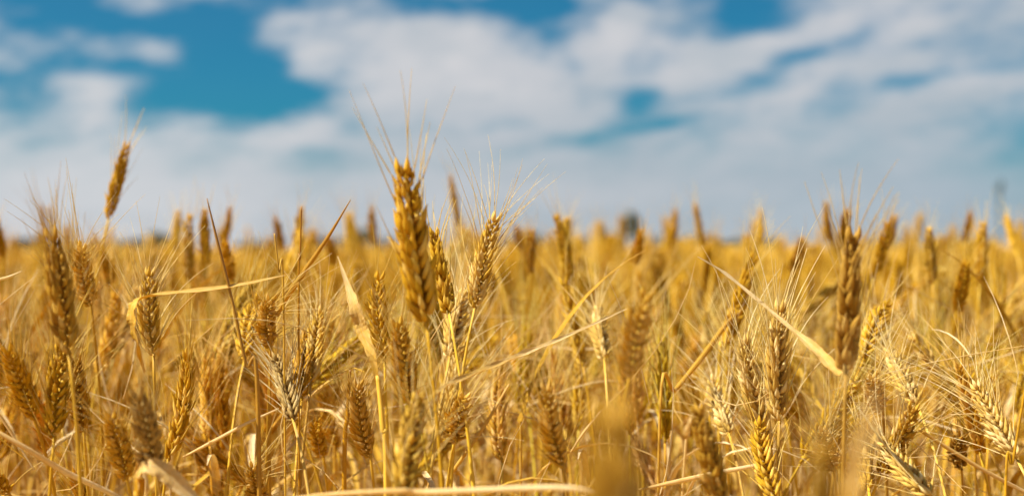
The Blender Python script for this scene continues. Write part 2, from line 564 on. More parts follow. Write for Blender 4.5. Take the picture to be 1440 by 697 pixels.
EARS = []
SPEC = [  # fat, flare, awn, keep, bend, sweep, tint, open
    (1.05, 0.30, 0.060, 0.75, 0.12, (0, 0), 0.42, 1.0),
    (0.98, 0.55, 0.062, 0.9, 0.25, (0, 0), 0.58, 1.1),
    (1.00, 0.40, 0.055, 0.85, -0.2, (0.3, 0.1), 0.50, 1.0),
    (0.92, 0.75, 0.058, 0.8, 0.45, (0, 0.2), 0.64, 1.25),
    (1.08, 0.25, 0.050, 0.65, 0.0, (0, 0), 0.38, 0.9),
    (0.95, 0.50, 0.065, 0.9, -0.5, (0.4, 0), 0.55, 1.05),
    (0.90, 0.35, 0.045, 0.5, 0.2, (0, 0), 0.30, 0.85),
    (1.02, 0.65, 0.068, 0.95, 0.15, (-0.3, 0.2), 0.66, 1.15),
    (0.94, 0.45, 0.050, 0.7, 0.35, (0, 0), 0.48, 1.3),
    (1.04, 0.30, 0.056, 0.8, -0.1, (0, -0.3), 0.44, 0.95),
    (1.22, 0.28, 0.050, 0.26, 0.14, (-0.3, 0), 0.46, 1.1),
    (1.00, 0.30, 0.042, 0.16, 0.1, (0, 0), 0.42, 1.0),
    (0.95, 0.25, 0.045, 0.20, -0.2, (0, 0), 0.36, 0.9),
    (1.02, 0.35, 0.040, 0.22, 0.3, (0, 0.1), 0.5, 1.15),
    (1.05, 0.20, 0.030, 0.0, 0.1, (0, 0), 0.45, 0.9),
]
for i, s in enumerate(SPEC):
    e_, a_ = make_ear(100 + i, nsp=(19 + i % 4 if i != 10 else 25), fat=s[0], flare=s[1] * 0.75, awn=s[2] * 0.95, awn_keep=s[3] * 0.85, bend=s[4], sweep=s[5], base_tint=s[6], open_=s[7])
    EARS.append((e_.mesh("ear", M_EAR), a_.mesh("awns", M_AWN)))
EAR_L = 0.088

# ------------------------------------------------------------------ stems and leaves
def bez(p0, p1, p2, p3, n):
    out = []
    for i in range(n):
        t = i / (n - 1)
        u = 1 - t
        out.append(p0 * u ** 3 + p1 * (3 * u * u * t) + p2 * (3 * u * t * t) + p3 * t ** 3)
    return out
def stem_mb(p0, p3, dirv, r, nodes=(0.3, 0.62), rb=0.0019, rt=0.00105, n=26):
    mb = MB()
    h = (p3 - p0).length
    pts = bez(p0, p0 + Vector((0, 0, 0.45 * h)), p3 - dirv * 0.22 * h, p3 + dirv * 0.003, n)
    # small kinks so that no stalk is a perfect curve
    off = Vector((r.gauss(0, .0016), r.gauss(0, .0016), 0))
    for i in range(1, n - 1):
        pts[i] = pts[i] + off * math.sin(i * 0.7) * (1 - i / n)
    rad = []
    for i in range(n):
        t = i / (n - 1)
        q = rb + (rt - rb) * t
        # leaf sheath wraps the lower part of each internode
        for nd in nodes:
            if nd < t < nd + 0.2:
                q *= 1.22
        rad.append(q)
    mb.tube(pts, rad, 7, r.uniform(0.25, 0.75), along=[0.5 + 0.4 * math.sin(5 * i / n + 1) for i in range(n)])
    for nd in nodes:
        i = int(nd * (n - 1))
        c = pts[i]
        tg = (pts[i + 1] - pts[i]).normalized()
        mb.tube([c - tg * 0.0022, c - tg * .0008, c + tg * .0008, c + tg * 0.0022], [rad[i] * 1.05, rad[i] * 1.42, rad[i] * 1.42, rad[i] * 1.05], 7, 0.05)
    return mb, pts
def droop_leaf_mb(r, start, yaw, length, w0, droop, tint=None):
    """dry leaf leaving the stem, rising a little then hanging, twisting as it goes"""
    mb = MB()
    n = 16
    d = Vector((math.cos(yaw), math.sin(yaw), 0))
    p = start.copy()
    ang = R(r.uniform(48, 76))
    pts, wid, nr = [], [], []
    tw = r.uniform(-2.4, 2.4)
    seg = length / (n - 1)
    side = d.cross(Vector((0, 0, 1)))
    wob = r.uniform(-1.2, 1.2)
    for i in range(n):
        t = i / (n - 1)
        pts.append(p.copy())
        wid.append(w0 * (0.55 + 0.9 * t - 0.4 * t * t) * (1 - t ** 2.2) + 0.00025)
        dirn = d * math.cos(ang) + Vector((0, 0, 1)) * math.sin(ang) + side * wob * t * 0.4
        dirn.normalize()
        up = (Vector((0, 0, 1)) * math.cos(ang) - d * math.sin(ang))
        nr.append(Quaternion(dirn, tw * t) @ up)
        p = p + dirn * seg
        ang -= droop * (0.4 + 1.3 * t) / n
    mb.blade(pts, wid, nr, r.uniform(0.25, 0.8) if tint is None else tint, fold=r.uniform(0.2, 0.6))
    return mb
def ribbon(pts_px, widths_px, tint, fold=0.4, n=30, facing=None, twist=(0, 0), extra=None):
    """leaf blade through photo-measured points (px, py, depth); widths in photo pixels at those depths"""
    P3 = [P(*q) for q in pts_px]
    if extra:
        P3 = P3 + extra
        widths_px = widths_px
    path = smooth_path(P3, n)
    ds = lerp_list([q[2] for q in pts_px], n)
    wd = [max(0.00022, wp * 0.5 / FPX * dd) for wp, dd in zip(lerp_list(widths_px, n), ds)]
    f = Vector(facing) if facing else Vector((-0.35, -0.75, 0.55))
    nr = []
    for i in range(n):
        tg = (path[min(i + 1, n - 1)] - path[max(0, i - 1)]).normalized()
        nr.append(Quaternion(tg, R(twist[0] + (twist[1] - twist[0]) * i / (n - 1))) @ f)
    mb = MB()
    mb.blade(path, wd, nr, tint, fold=fold)
    return mb
def straw_tube(pts_px, widths_px, tint, n=26, flat=0.8):
    path = smooth_path([P(*q) for q in pts_px], n)
    ds = lerp_list([q[2] for q in pts_px], n)
    wd = [max(0.0002, wp * 0.5 / FPX * dd) for wp, dd in zip(lerp_list(widths_px, n), ds)]
    mb = MB()
    mb.tube(path, wd, 8, tint, flat=[q * flat for q in wd])
    return mb
def local(mb, origin):
    o = Vector(origin)
    mb.v = [Vector(p) - o for p in mb.v]
    return mb

GROUP = "ripe wheat stalks standing in the field"
CLR = {'golden': (1.06, 0.985, 0.62, 1.0), 'pale': (1.10, 1.10, 1.12, 0.90), 'brown': (0.92, 0.82, 0.62, 0.97), 'grey': (0.82, 0.78, 0.74, 0.84),
       'orange': (0.98, 0.82, 0.50, 1.0), 'white': (1.10, 1.10, 1.12, 0.90), 'dark': (0.56, 0.50, 0.46, 0.75), 'straw': (1.06, 1.03, 0.95, 0.97), 'umber': (0.80, 0.69, 0.50, 0.95)}

def place_ear(root, base, dirv, length, variant, twist, fat, color, scale_awn=1.0):
    em, am = EARS[variant]
    q = Vector((0, 0, 1)).rotation_difference(dirv) @ Quaternion((0, 0, 1), twist)
    s = length / EAR_L
    e = link('ear', em, root, base - root.location, color)
    e.rotation_mode = 'QUATERNION'
    e.rotation_quaternion = q
    e.scale = (s * fat * 0.93, s * fat * 0.93, s)
    a = link('awns', am, e, None, color)
    return e

LAND = []      # (px, py, depth, short phrase) landmarks for the other stalks' labels
def stalk(bx, by, tx, ty, d, look, label, ref=None, v=0, twist=0.0, fat=1.0, sx=None, lean=0.0, leaves=1, seed=None):
    """a stalk whose ear runs from base pixel to tip pixel, d metres away; lean tips it towards (-) or away from (+) the lens"""
    r = random.Random(seed if seed is not None else int(bx * 7 + by * 13 + d * 1000))
    base = P(bx, by, d)
    tip = P(tx, ty, d)
    ax = tip - base
    if lean:
        ax.y += lean * ax.length
    elif ax.length < 0.068:
        ax.y += (-1 if r.random() < 0.6 else 1) * math.sqrt(0.072 ** 2 - ax.length ** 2)
    length = ax.length
    dirv = ax.normalized()
    gx = base.x - dirv.x * 0.10 + r.gauss(0, .01)
    if sx is not None:
        gx = P(sx, by + 250, d).x + (P(sx, by + 250, d).x - base.x) * 0.4
    ground = Vector((gx, base.y - dirv.y * 0.10 + r.gauss(0, .01), 0.0))
    root = link('wheat_stalk', None, None, ground)
    color = CLR[look]
    mb, pts = stem_mb(ground, base, dirv, r)
    link('stem', local(mb, ground).mesh('stem', M_STEM), root, None, tuple((c + 1) / 2 for c in color))
    place_ear(root, base, dirv, length, v, twist, fat * 0.088 / max(length, 0.06) if length < 0.08 else fat, color)
    for _ in range(leaves):
        i = r.randint(10, 16)
        lm = droop_leaf_mb(r, pts[i], r.uniform(0, 6.28), r.uniform(0.12, 0.22), r.uniform(0.0022, 0.0042), r.uniform(1.5, 3.6))
        link('leaf', local(lm, ground).mesh('leaf', M_LEAF), root)
    tag(root, label, 'wheat stalk', GROUP)
    LAND.append(((bx + tx) / 2, (by + ty) / 2, d, ref, root))
    return root

def add_leaf(root, mb):
    return link('leaf', local(mb, root.location).mesh('leaf', M_LEAF), root)

# ================================================================== the setting
def sheet(name, verts, faces, mat):
    me = bpy.data.meshes.new(name)
    me.from_pydata(verts, [], faces)
    me.materials.append(mat)
    me.update()
    return link(name, me)
g = sheet('ground', [(-3000, -300, 0), (3000, -300, 0), (3000, 4500, 0), (-3000, 4500, 0)], [(0, 1, 2, 3)], M_SOIL)
tag(g, kind='structure', label='bare straw-strewn soil under the wheat')

# ------------------------------------------------------------------ the mass of the field: one object, three levels of detail
def lod_stalk(seed, level):
    """numpy prototype of a whole stalk, ~0.78 m tall, ground at z=0"""
    r = random.Random(seed)
    mb = MB()
    h = 0.69
    lean = R(abs(r.gauss(0, 14)))
    dirv = Vector((math.sin(lean), 0, math.cos(lean)))
    base = Vector((0.10 * math.sin(lean) + r.gauss(0, .01), 0, h))
    ns = {0: 9, 1: 6, 2: 3}[level]
    pts = bez(Vector((0, 0, 0)), Vector((0, 0, h * 0.5)), base - dirv * 0.15, base, ns)
    sides = {0: 5, 1: 4, 2: 3}[level]
    k = {0: 1.0, 1: 1.15, 2: 1.7}[level]
    mb.tube(pts, [0.0019 - 0.0008 * i / (ns - 1) for i in range(ns)] if level < 2 else [0.0026] * ns, sides, 0.45 + r.gauss(0, .1), cap=False)
    L = 0.086 * r.uniform(0.85, 1.1)
    side = Vector((math.cos(lean), 0, -math.sin(lean)))
    fw = Vector((0, 1, 0))
    W = 0.0072 * r.uniform(0.85, 1.1)
    if level == 0:
        nsp = 18
        for q in range(nsp):
            s = 1 if q % 2 else -1
            u = q / (nsp - 1)
            sz = 0.75 + 0.4 * math.sin(math.pi * (0.1 + 0.85 * u))
            for sy in (-1, 1):
                b = base + dirv * (0.003 + u * (L - 0.016)) + side * (s * 0.0028) + fw * (sy * 0.0022)
                dd = (dirv + side * (s * 0.28) + fw * (sy * 0.24)).normalized()
                pp = [b, b + dd * 0.0045 * sz, b + dd * 0.009 * sz, b + dd * 0.0135 * sz]
                mb.tube(pp, [0.0012, 0.0026 * sz, 0.0019 * sz, 0.0003], 5, min(1, max(0, 0.45 + r.gauss(0, .16))), cap=False)
                if r.random() < 0.45:
                    ad = (dd + dirv * 0.5 + Vector((r.gauss(0, .2), r.gauss(0, .2), 0))).normalized()
                    t0 = pp[-1]
                    ln = 0.05 * r.uniform(.6, 1.2)
                    cv = Vector((r.gauss(0, .3), r.gauss(0, .3), -.1)) * ln * 0.5
                    mb.tube([t0, t0 + ad * ln * .5 + cv * .25, t0 + ad * ln + cv], [.0003, .00022, .0001], 3, r.uniform(.4, 1), cap=False)
    else:
        nr = 9 if level == 1 else 5
        pp, rr = [], []
        for q in range(nr):
            u = q / (nr - 1)
            pp.append(base + dirv * (L * u) + side * (0.0012 * (-1) ** q))
            rr.append(W * (0.35 + 0.65 * math.sin(math.pi * (0.12 + 0.8 * u))) * (1.15 if q % 2 else 0.85) * (k ** 0.5))
        mb.tube(pp, rr, 6 if level == 1 else 4, 0.45 + r.gauss(0, .12), cap=True)
        for q in range(4 if level == 1 else 1):
            t0 = base + dirv * (L * r.uniform(0.4, 1))
            ad = (dirv + Vector((r.gauss(0, .3), r.gauss(0, .3), 0))).normalized()
            ln = 0.055 * r.uniform(.6, 1.2)
            mb.tube([t0, t0 + ad * ln], [.00034 * k, .00015 * k], 3, r.uniform(.4, 1), cap=False)
    for q in range(2 if level < 2 else 1):
        yaw = r.uniform(0, 6.28)
        st = pts[min(len(pts) - 2, max(1, int(len(pts) * r.uniform(.45, .8))))]
        nseg = {0: 7, 1: 5, 2: 3}[level]
        ang = R(r.uniform(40, 75))
        d = Vector((math.cos(yaw), math.sin(yaw), 0))
        p = st.copy()
        lp, lw, ln = [], [], []
        for i in range(nseg):
            t = i / (nseg - 1)
            lp.append(p.copy())
            lw.append((0.0038 * (1 - t ** 2) + 0.0003) * k)
            ln.append(Vector((0, 0, 1)) * math.cos(ang) - d * math.sin(ang))
            p = p + (d * math.cos(ang) + Vector((0, 0, 1)) * math.sin(ang)) * (0.18 / nseg)
            ang -= r.uniform(1.2, 3.2) / nseg
        if level == 0:
            mb.blade(lp, lw, ln, r.uniform(.3, .85))
        else:
            mb.tube(lp, lw, 3, r.uniform(.3, .85), frames=ln, flat=[.0004] * nseg, cap=False)
    tris = []
    for f in mb.f:
        for j in range(1, len(f) - 1):
            tris.append((f[0], f[j], f[j + 1]))
    return np.array([tuple(p) for p in mb.v], dtype=np.float32), np.array(tris, dtype=np.int32), np.array(mb.a, dtype=np.float32)

nrg = np.random.RandomState(11)
PROTO = {lv: [lod_stalk(500 + 40 * lv + i, lv) for i in range(16)] for lv in (0, 1, 2)}
BV, BT, BA = [], [], []
voff = 0
def put(x, y, level, tipz, cscale=None):
    global voff
    v, t, a = PROTO[level][nrg.randint(16)]
    th = nrg.uniform(0, 2 * math.pi)
    s = tipz / 0.775
    c, sn = math.cos(th) * s, math.sin(th) * s
    o = np.empty_like(v)
    o[:, 0] = v[:, 0] * c - v[:, 1] * sn + x
    o[:, 1] = v[:, 0] * sn + v[:, 1] * c + y
    o[:, 2] = v[:, 2] * s
    BV.append(o)
    BT.append(t + voff)
    aa = a.copy()
    aa[:, 0] = np.clip(aa[:, 0] + nrg.normal(0, .13), 0, 1)
    BA.append(aa)
    voff += len(v)
def tip_height(y):
    h = CAM_Z - (0.070 if y < 7 else 0.092) + nrg.normal(0, 0.045 if y < 7 else 0.035)
    if nrg.rand() < 0.055:
        h += nrg.uniform(0.04, 0.12)
    return min(h, CAM_Z + 0.10)
def band(y0, y1, dens, level, half=0.36, margin=0.55):
    area = (half * (y0 + y1) + 2 * margin) * (y1 - y0)
    for _ in range(int(area * dens)):
        y = math.sqrt(nrg.uniform(y0 * y0, y1 * y1))
        x = nrg.uniform(-1, 1) * (half * y + margin)
        put(x, y, level, tip_height(y))
band(2.0, 4.2, 340, 0)
band(4.2, 8.0, 130, 1, margin=0.8)
band(8.0, 17.0, 48, 1, margin=1.5)
band(17.0, 45.0, 11, 2, margin=4)
# the flanks beside the view, so that the crop goes on when one steps aside
for _ in range(420):
    y = nrg.uniform(0.5, 2.0)
    x = (0.36 * y + nrg.uniform(0.10, 1.1)) * (1 if nrg.rand() < 0.5 else -1)
    put(x, y, 0, tip_height(y) - 0.01)
BV = np.concatenate(BV); BT = np.concatenate(BT); BA = np.concatenate(BA)
me = bpy.data.meshes.new('wheat_field')
me.vertices.add(len(BV)); me.vertices.foreach_set('co', BV.ravel())
me.loops.add(len(BT) * 3); me.loops.foreach_set('vertex_index', BT.ravel())
me.polygons.add(len(BT)); me.polygons.foreach_set('loop_start', np.arange(0, len(BT) * 3, 3, dtype=np.int32))
me.polygons.foreach_set('use_smooth', np.ones(len(BT), dtype=bool))
for j, an in enumerate(('tint', 'along', 'across')):
    at = me.attributes.new(an, 'FLOAT', 'POINT')
    at.data.foreach_set('value', BA[:, j].copy())
me.materials.append(M_EAR)
me.update(calc_edges=True)
wf = link('wheat_field', me, None, None, (1.02, 0.95, 0.64))
tag(wf, 'dense ripe wheat blurring away towards the horizon', 'wheat', kind='stuff')

# the tangle of bare tillers, sheaths and dry leaves between the near stalks
def tiller(seed):
    r = random.Random(seed)
    mb = MB()
    h = r.uniform(0.56, 0.74)
    top = Vector((r.gauss(0, .035), r.gauss(0, .035), h))
    pts = bez(Vector((0, 0, 0)), Vector((0, 0, h * .4)), top - Vector((top.x * .5, top.y * .5, h * .25)), top, 9)
    mb.tube(pts, [0.0017 - 0.0006 * i / 8 for i in range(9)], 6, r.uniform(.3, .85))
    for nd in (3, 5):
        c = pts[nd]
        mb.tube([c - Vector((0, 0, .002)), c, c + Vector((0, 0, .002))], [.0016, .0022, .0016], 6, .05)
    for q in range(r.randint(0, 2)):
        yaw = r.uniform(0, 6.28)
        d = Vector((math.cos(yaw), math.sin(yaw), 0))
        p = pts[r.randint(5, 8)].copy()
        ang = R(r.uniform(50, 84))
        ln = r.uniform(.07, .2)
        dr = r.uniform(.2, 3.0)
        lp, lw, lf = [], [], []
        for i in range(9):
            t = i / 8
            lp.append(p.copy())
            lw.append(r.uniform(.9, 1.1) * .0030 * (1 - t ** 2) + .0003)
            lf.append(Vector((0, 0, 1)) * math.cos(ang) - d * math.sin(ang))
            p = p + (d * math.cos(ang) + Vector((0, 0, 1)) * math.sin(ang)) * (ln / 8)
            ang -= dr / 8
        mb.blade(lp, lw, lf, r.uniform(.35, .95))
    tris = [(f[0], f[j], f[j + 1]) for f in mb.f for j in range(1, len(f) - 1)]
    return np.array([tuple(p) for p in mb.v], dtype=np.float32), np.array(tris, dtype=np.int32), np.array(mb.a, dtype=np.float32)
TIL = [tiller(1500 + i) for i in range(24)]
tv, tt, ta, off = [], [], [], 0
for _ in range(760):
    y = math.sqrt(nrg.uniform(1.12 ** 2, 2.1 ** 2))
    x = nrg.uniform(-1, 1) * (.36 * y + .25)
    v, t, a = TIL[nrg.randint(24)]
    th = nrg.uniform(0, 6.283)
    q = v.copy()
    q[:, 0] = v[:, 0] * math.cos(th) - v[:, 1] * math.sin(th) + x
    q[:, 1] = v[:, 0] * math.sin(th) + v[:, 1] * math.cos(th) + y
    tv.append(q); tt.append(t + off); ta.append(a); off += len(v)
# long slivers and shed awns caught among them
def sliver(seed):
    r = random.Random(seed)
    mb = MB()
    ln = r.uniform(.05, .17)
    c = Vector((r.gauss(0, .1), r.gauss(0, .1), r.gauss(0, .1))) * ln
    pts = [Vector((ln * (t - .5), 0, 0)) + c * (t * (1 - t) * 3) for t in (0, .2, .4, .6, .8, 1)]
    w0 = r.choice((.0003, .0004, .0004, .0008))
    mb.tube(pts, [w0 * .6, w0, w0, w0 * .9, w0 * .7, w0 * .2], 5, r.uniform(.6, 1))
    tris = [(f[0], f[j], f[j + 1]) for f in mb.f for j in range(1, len(f) - 1)]
    return np.array([tuple(p) for p in mb.v], dtype=np.float32), np.array(tris, dtype=np.int32), np.array(mb.a, dtype=np.float32)
SLV = [sliver(1700 + i) for i in range(20)]
for _ in range(520):
    y = math.sqrt(nrg.uniform(1.0 ** 2, 1.7 ** 2))
    x = nrg.uniform(-1, 1) * (.36 * y + .15)
    v, t, a = SLV[nrg.randint(20)]
    el_ = nrg.uniform(-.3, 1.35)
    th = nrg.uniform(0, 6.283)
    m3 = np.array((Matrix.Rotation(th, 3, 'Z') @ Matrix.Rotation(-el_, 3, 'Y')))
    q = v @ m3.T.astype(np.float32) + np.array((x, y, nrg.uniform(.56, .80)), dtype=np.float32)
    tv.append(q.astype(np.float32)); tt.append(t + off); ta.append(a); off += len(v)
tv = np.concatenate(tv); tt = np.concatenate(tt); ta = np.concatenate(ta)
me = bpy.data.meshes.new('dry_straw')
me.vertices.add(len(tv)); me.vertices.foreach_set('co', tv.ravel())
me.loops.add(len(tt) * 3); me.loops.foreach_set('vertex_index', tt.ravel())
me.polygons.add(len(tt)); me.polygons.foreach_set('loop_start', np.arange(0, len(tt) * 3, 3, dtype=np.int32))
me.polygons.foreach_set('use_smooth', np.zeros(len(tt), dtype=bool))
for j, an in enumerate(('tint', 'along', 'across')):
    at = me.attributes.new(an, 'FLOAT', 'POINT')
    at.data.foreach_set('value', ta[:, j].copy())
me.materials.append(M_LEAF)
me.update(calc_edges=True)
tag(link('dry_straw', me), 'tangle of bare yellow stems and dry leaves between the near ears', 'straw', kind='stuff')

# crop beyond 44 m: a rough block of canopy reaching the trees
cv, cf = [], []
NX, NY = 60, 50
for j in range(NY):
    y = 44 + 246 * (j / (NY - 1)) ** 1.6
    for i in range(NX):
        x = (i / (NX - 1) * 2 - 1) * (0.55 * y + 20)
        cv.append((x, y, 0.74 + nrg.normal(0, 0.03)))
for j in range(NY - 1):
    for i in range(NX - 1):
        a = j * NX + i
        cf.append((a, a + 1, a + NX + 1, a + NX))
b0 = len(cv)
for i in range(NX):
    x, y, _ = cv[i]
    cv.append((x, y, 0.0))
for i in range(NX - 1):
    cf.append((i, b0 + i, b0 + i + 1, i + 1))
def _can(t, pr):
    tex = t.n.new('ShaderNodeTexCoord')
    a = t.noise(tex.outputs['Object'], 3.0, 5, 0.7).outputs['Fac']
    t.l.new(t.ramp(a, [(0.3, (0.36, 0.20, 0.035)), (0.55, (0.55, 0.33, 0.07)), (0.75, (0.66, 0.45, 0.14))]), pr.inputs['Base Color'])
    pr.inputs['Roughness'].default_value = 0.8
o = sheet('far_crop', cv, cf, plain_mat('far_crop', _can))
tag(o, 'unbroken pale gold crop at the far end of the field', 'wheat', kind='stuff')

# ------------------------------------------------------------------ far trees and the tower on the skyline
def crown_mb(r, cx, cz, rx, rz, n, ry=None):
    mb = MB()
    ry = ry or rx
    lobes = [(Vector((r.uniform(-.6, .6) * rx, r.uniform(-.6, .6) * ry, r.uniform(-.6, .75) * rz)), r.uniform(.35, .6)) for _ in range(9)]
    for _ in range(n):
        c, s = r.choice(lobes)
        q = Vector((r.gauss(0, 1), r.gauss(0, 1), r.gauss(0, 1))).normalized() * (r.random() ** 0.4) * s
        p = c + Vector((q.x * rx, q.y * ry, q.z * rz)) + Vector((cx, 0, cz))
        sz = r.uniform(.18, .42)
        u = Vector((r.gauss(0, 1), r.gauss(0, 1), r.gauss(0, 1))).normalized()
        v_ = u.orthogonal().normalized()
        w_ = u.cross(v_)
        b = len(mb.v)
        for e in (v_ * sz, w_ * sz * .6, -v_ * sz, -w_ * sz * .6):
            mb.v.append(p + e + u * r.uniform(-.05, .05))
            mb.a.append((.5, .5, .5))
        mb.f.append((b, b + 1, b + 2, b + 3))
    return mb
def far_tree(px, ytop, wpx, D, label, seed):
    r = random.Random(seed)
    top = P(px, ytop, D)
    root = link('tree', None, None, (top.x, top.y, 0))
    h = top.z
    rx = wpx / 2 / FPX * D
    t = MB()
    t.tube([Vector((0, 0, -0.1)), Vector((.05, 0, h * .3)), Vector((0, .1, h * .6)), Vector((.05, .1, h * .9))], [.3, .22, .14, .04], 8, .5)
    for k in range(6):
        a = r.uniform(0, 6.28)
        z = h * r.uniform(.3, .7)
        t.tube([Vector((0, 0, z)), Vector((math.cos(a) * rx * .5, math.sin(a) * rx * .5, z + h * .12))], [.09, .03], 5, .5)
    link('trunk', t.mesh('trunk', M_BARK), root)
    link('crown', crown_mb(r, 0, h * .60, rx, h * .40, 1500).mesh('crown', M_FOL, False), root)
    tag(root, label, 'tree', 'trees on the skyline')
    return root
far_tree(888, 297, 26, 300, "tall dark tree rising alone above the middle of the horizon", 3)
far_tree(505, 322, 44, 320, "low dark tree on the horizon left of the tall central ear", 4)
far_tree(228, 328, 46, 310, "rounded dark tree on the horizon under the leaning blurred ears at left", 5)
far_tree(745, 326, 36, 330, "squat dark tree on the horizon beside the long sweeping awns", 6)
r_ = random.Random(21)
mb = MB()
for (x0, x1, ytop) in ((20, 75, 334), (120, 190, 338), (195, 270, 333), (330, 400, 337), (440, 560, 332), (680, 860, 331), (850, 880, 324), (905, 1000, 329), (1000, 1100, 335), (1180, 1290, 337), (1320, 1400, 335)):
    n = int((x1 - x0) / 9)
    for i in range(n):
        p = P(x0 + (i + .5) * (x1 - x0) / n, ytop + r_.uniform(-2, 4), 330)
        c = crown_mb(r_, 0, p.z * .5, 1.5, p.z * .5, 90)
        b = len(mb.v)
        mb.v += [v + Vector((p.x, p.y + r_.uniform(-4, 4), 0)) for v in c.v]
        mb.a += c.a
        mb.f += [tuple(q + b for q in f) for f in c.f]
o = link('treeline', mb.mesh('treeline', M_FOL, False))
tag(o, 'low dark line of far-off bushes along the end of the field', 'treeline', kind='stuff')
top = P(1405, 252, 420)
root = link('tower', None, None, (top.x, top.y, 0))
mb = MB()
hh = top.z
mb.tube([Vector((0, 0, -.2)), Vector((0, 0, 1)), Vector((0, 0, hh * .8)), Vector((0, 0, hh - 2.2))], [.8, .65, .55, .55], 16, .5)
link('shaft', mb.mesh('shaft', M_TOWER_HAZE), root)
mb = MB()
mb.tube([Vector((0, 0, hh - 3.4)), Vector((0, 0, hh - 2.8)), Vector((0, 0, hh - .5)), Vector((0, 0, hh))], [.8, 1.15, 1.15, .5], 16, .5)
link('head', mb.mesh('head', M_TOWER_HAZE), root)
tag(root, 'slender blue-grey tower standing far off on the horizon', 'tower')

# ================================================================== the stalks the photograph shows one by one
S = stalk
main = S(600, 456, 566, 206, 0.88, 'golden', "tallest golden ear standing alone against the clouds, fat with stiff awns", "the tallest ear", v=10, twist=0.5, fat=0.92, sx=622, leaves=0)
S(632, 442, 603, 312, 1.0, 'golden', "golden ear half hidden right behind the tallest ear", None, v=4, twist=1.1, fat=1.0)
S(97, 500, 71, 306, 0.88, 'brown', "long dull gold ear with bright left edge on a thick grey stem", "the long dull gold ear", v=4, twist=0.3, fat=1.05, sx=98, leaves=0)
S(76, 618, 90, 470, 0.95, 'golden', "shadowed golden ear just under the long dull gold ear", None, v=0, twist=0.2)
S(48, 588, 36, 472, 0.97, 'golden', "deep golden ear with spread awns near the grey stem", "the deep golden ear", v=9, twist=0.7)
S(118, 606, 130, 488, 1.03, 'brown', "brown-gold sharp ear on a pale knotted neck", "the brown-gold ear", v=6, twist=0.4, fat=1.1)
S(12, 692, 6, 618, 1.06, 'golden', "golden ear in the bottom corner above bent straws", None, v=1, twist=0.9)
curl = S(216, 502, 212, 366, 1.06, 'straw', "straw ear behind the curled leaf, awns crossing upward", "the curled leaf", v=1, twist=0.3, leaves=0)
S(236, 648, 262, 478, 1.08, 'golden', "long golden ear with awns all swept to one side", "the swept-awn ear", v=5, twist=0.0, fat=0.9)
S(219, 662, 216, 528, 0.87, 'grey', "pale grey blurred ear standing over the yellow bent leaf", "the pale grey blurred ear", v=4, twist=0.1, fat=1.0, leaves=0)
S(178, 672, 181, 562, 0.94, 'straw', "soft gold blurred ear touching the pale grey blurred ear", None, v=9, twist=0.5, leaves=0)
S(344, 504, 352, 412, 1.14, 'golden', "small golden ear beside the thin dark bare stalk", "the thin dark bare stalk", v=8, twist=0.0)
S(381, 486, 402, 408, 1.10, 'straw', "straw ear crowned with fine upright awns over the drooping grey ear", None, v=3, twist=0.2)
S(413, 592, 366, 498, 1.03, 'grey', "grey weathered ear drooping over its crooked stem", "the drooping grey ear", v=2, twist=0.6, sx=432, fat=0.95, leaves=0)
S(424, 562, 423, 462, 1.09, 'orange', "rusty orange ear between two pale ears", "the rusty orange ear", v=6, twist=0.2, sx=424, leaves=0)
S(437, 542, 448, 425, 1.11, 'straw', "straw ear with dense fine bristles on a straight pale stem", "the bristly straw ear", v=7, twist=0.3, sx=433, fat=0.95, leaves=0)
S(541, 505, 535, 372, 1.08, 'golden', "golden ear showing plump kernels in a clear single row", "the plump-kernel ear", v=8, twist=0.0)
S(521, 642, 513, 520, 1.05, 'brown', "brown ragged ear with a torn husk low on it", "the ragged brown ear", v=3, twist=0.2, leaves=1)
S(574, 566, 562, 436, 0.96, 'straw', "pale ear standing under the tallest ear, beside the wide dry leaf", "the wide dry leaf", v=9, twist=0.7)
S(566, 704, 587, 548, 0.80, 'straw', "large pale blurred ear low in front of the tallest ear's stem", "the large pale blurred ear", v=0, twist=0.4, leaves=0)
S(640, 618, 662, 538, 1.02, 'straw', "straw ear pressed against the tallest ear's stem", None, v=1, twist=0.4)
S(667, 436, 702, 288, 1.08, 'straw', "leaning straw ear with very long awns fanned to the right", "the fan-awned ear", v=7, twist=0.35, sx=655, fat=1.05, leaves=0)
S(632, 505, 655, 402, 1.12, 'pale', "pale ear with dense silvery awns below the fan-awned ear", None, v=1, twist=0.8)
S(152, 310, 183, 190, 1.42, 'golden', "lone blurred ear leaning high above the others into the cloud", "the lone high leaning ear", v=11, twist=0.4, fat=0.85, leaves=0)
S(645, 318, 631, 240, 2.05, 'golden', "blurred golden ear against the sky beside the tallest ear", None, v=12, twist=1.2, fat=0.9)
S(804, 405, 779, 292, 1.55, 'golden', "blurred gold ear tilting back under dark twin awns", "the tilted gold ear", v=12, twist=0.6)
S(792, 352, 802, 302, 1.75, 'golden', "blurred gold ear crossing behind the tilted gold ear", None, v=11, twist=0.2)
bl = S(1190, 524, 1199, 304, 0.86, 'umber', "big dark brown ear with a pale lit flank and pale stem", "the big dark ear", v=4, twist=0.9, fat=1.12, sx=1178, leaves=0)
S(1214, 506, 1272, 420, 1.18, 'golden', "golden ear leaning right with kernels in herringbone rows", "the herringbone ear", v=8, twist=0.1, fat=1.0)
S(1096, 594, 1101, 408, 1.01, 'pale', "long pale straw ear crossed near its top by the slanting dry blade", "the long pale straw ear", v=1, twist=0.35, fat=1.0, leaves=0)
S(1083, 628, 1046, 456, 1.07, 'pale', "open bristling pale ear rubbing against the long straw ear", None, v=3, twist=0.2, fat=1.0, leaves=0)
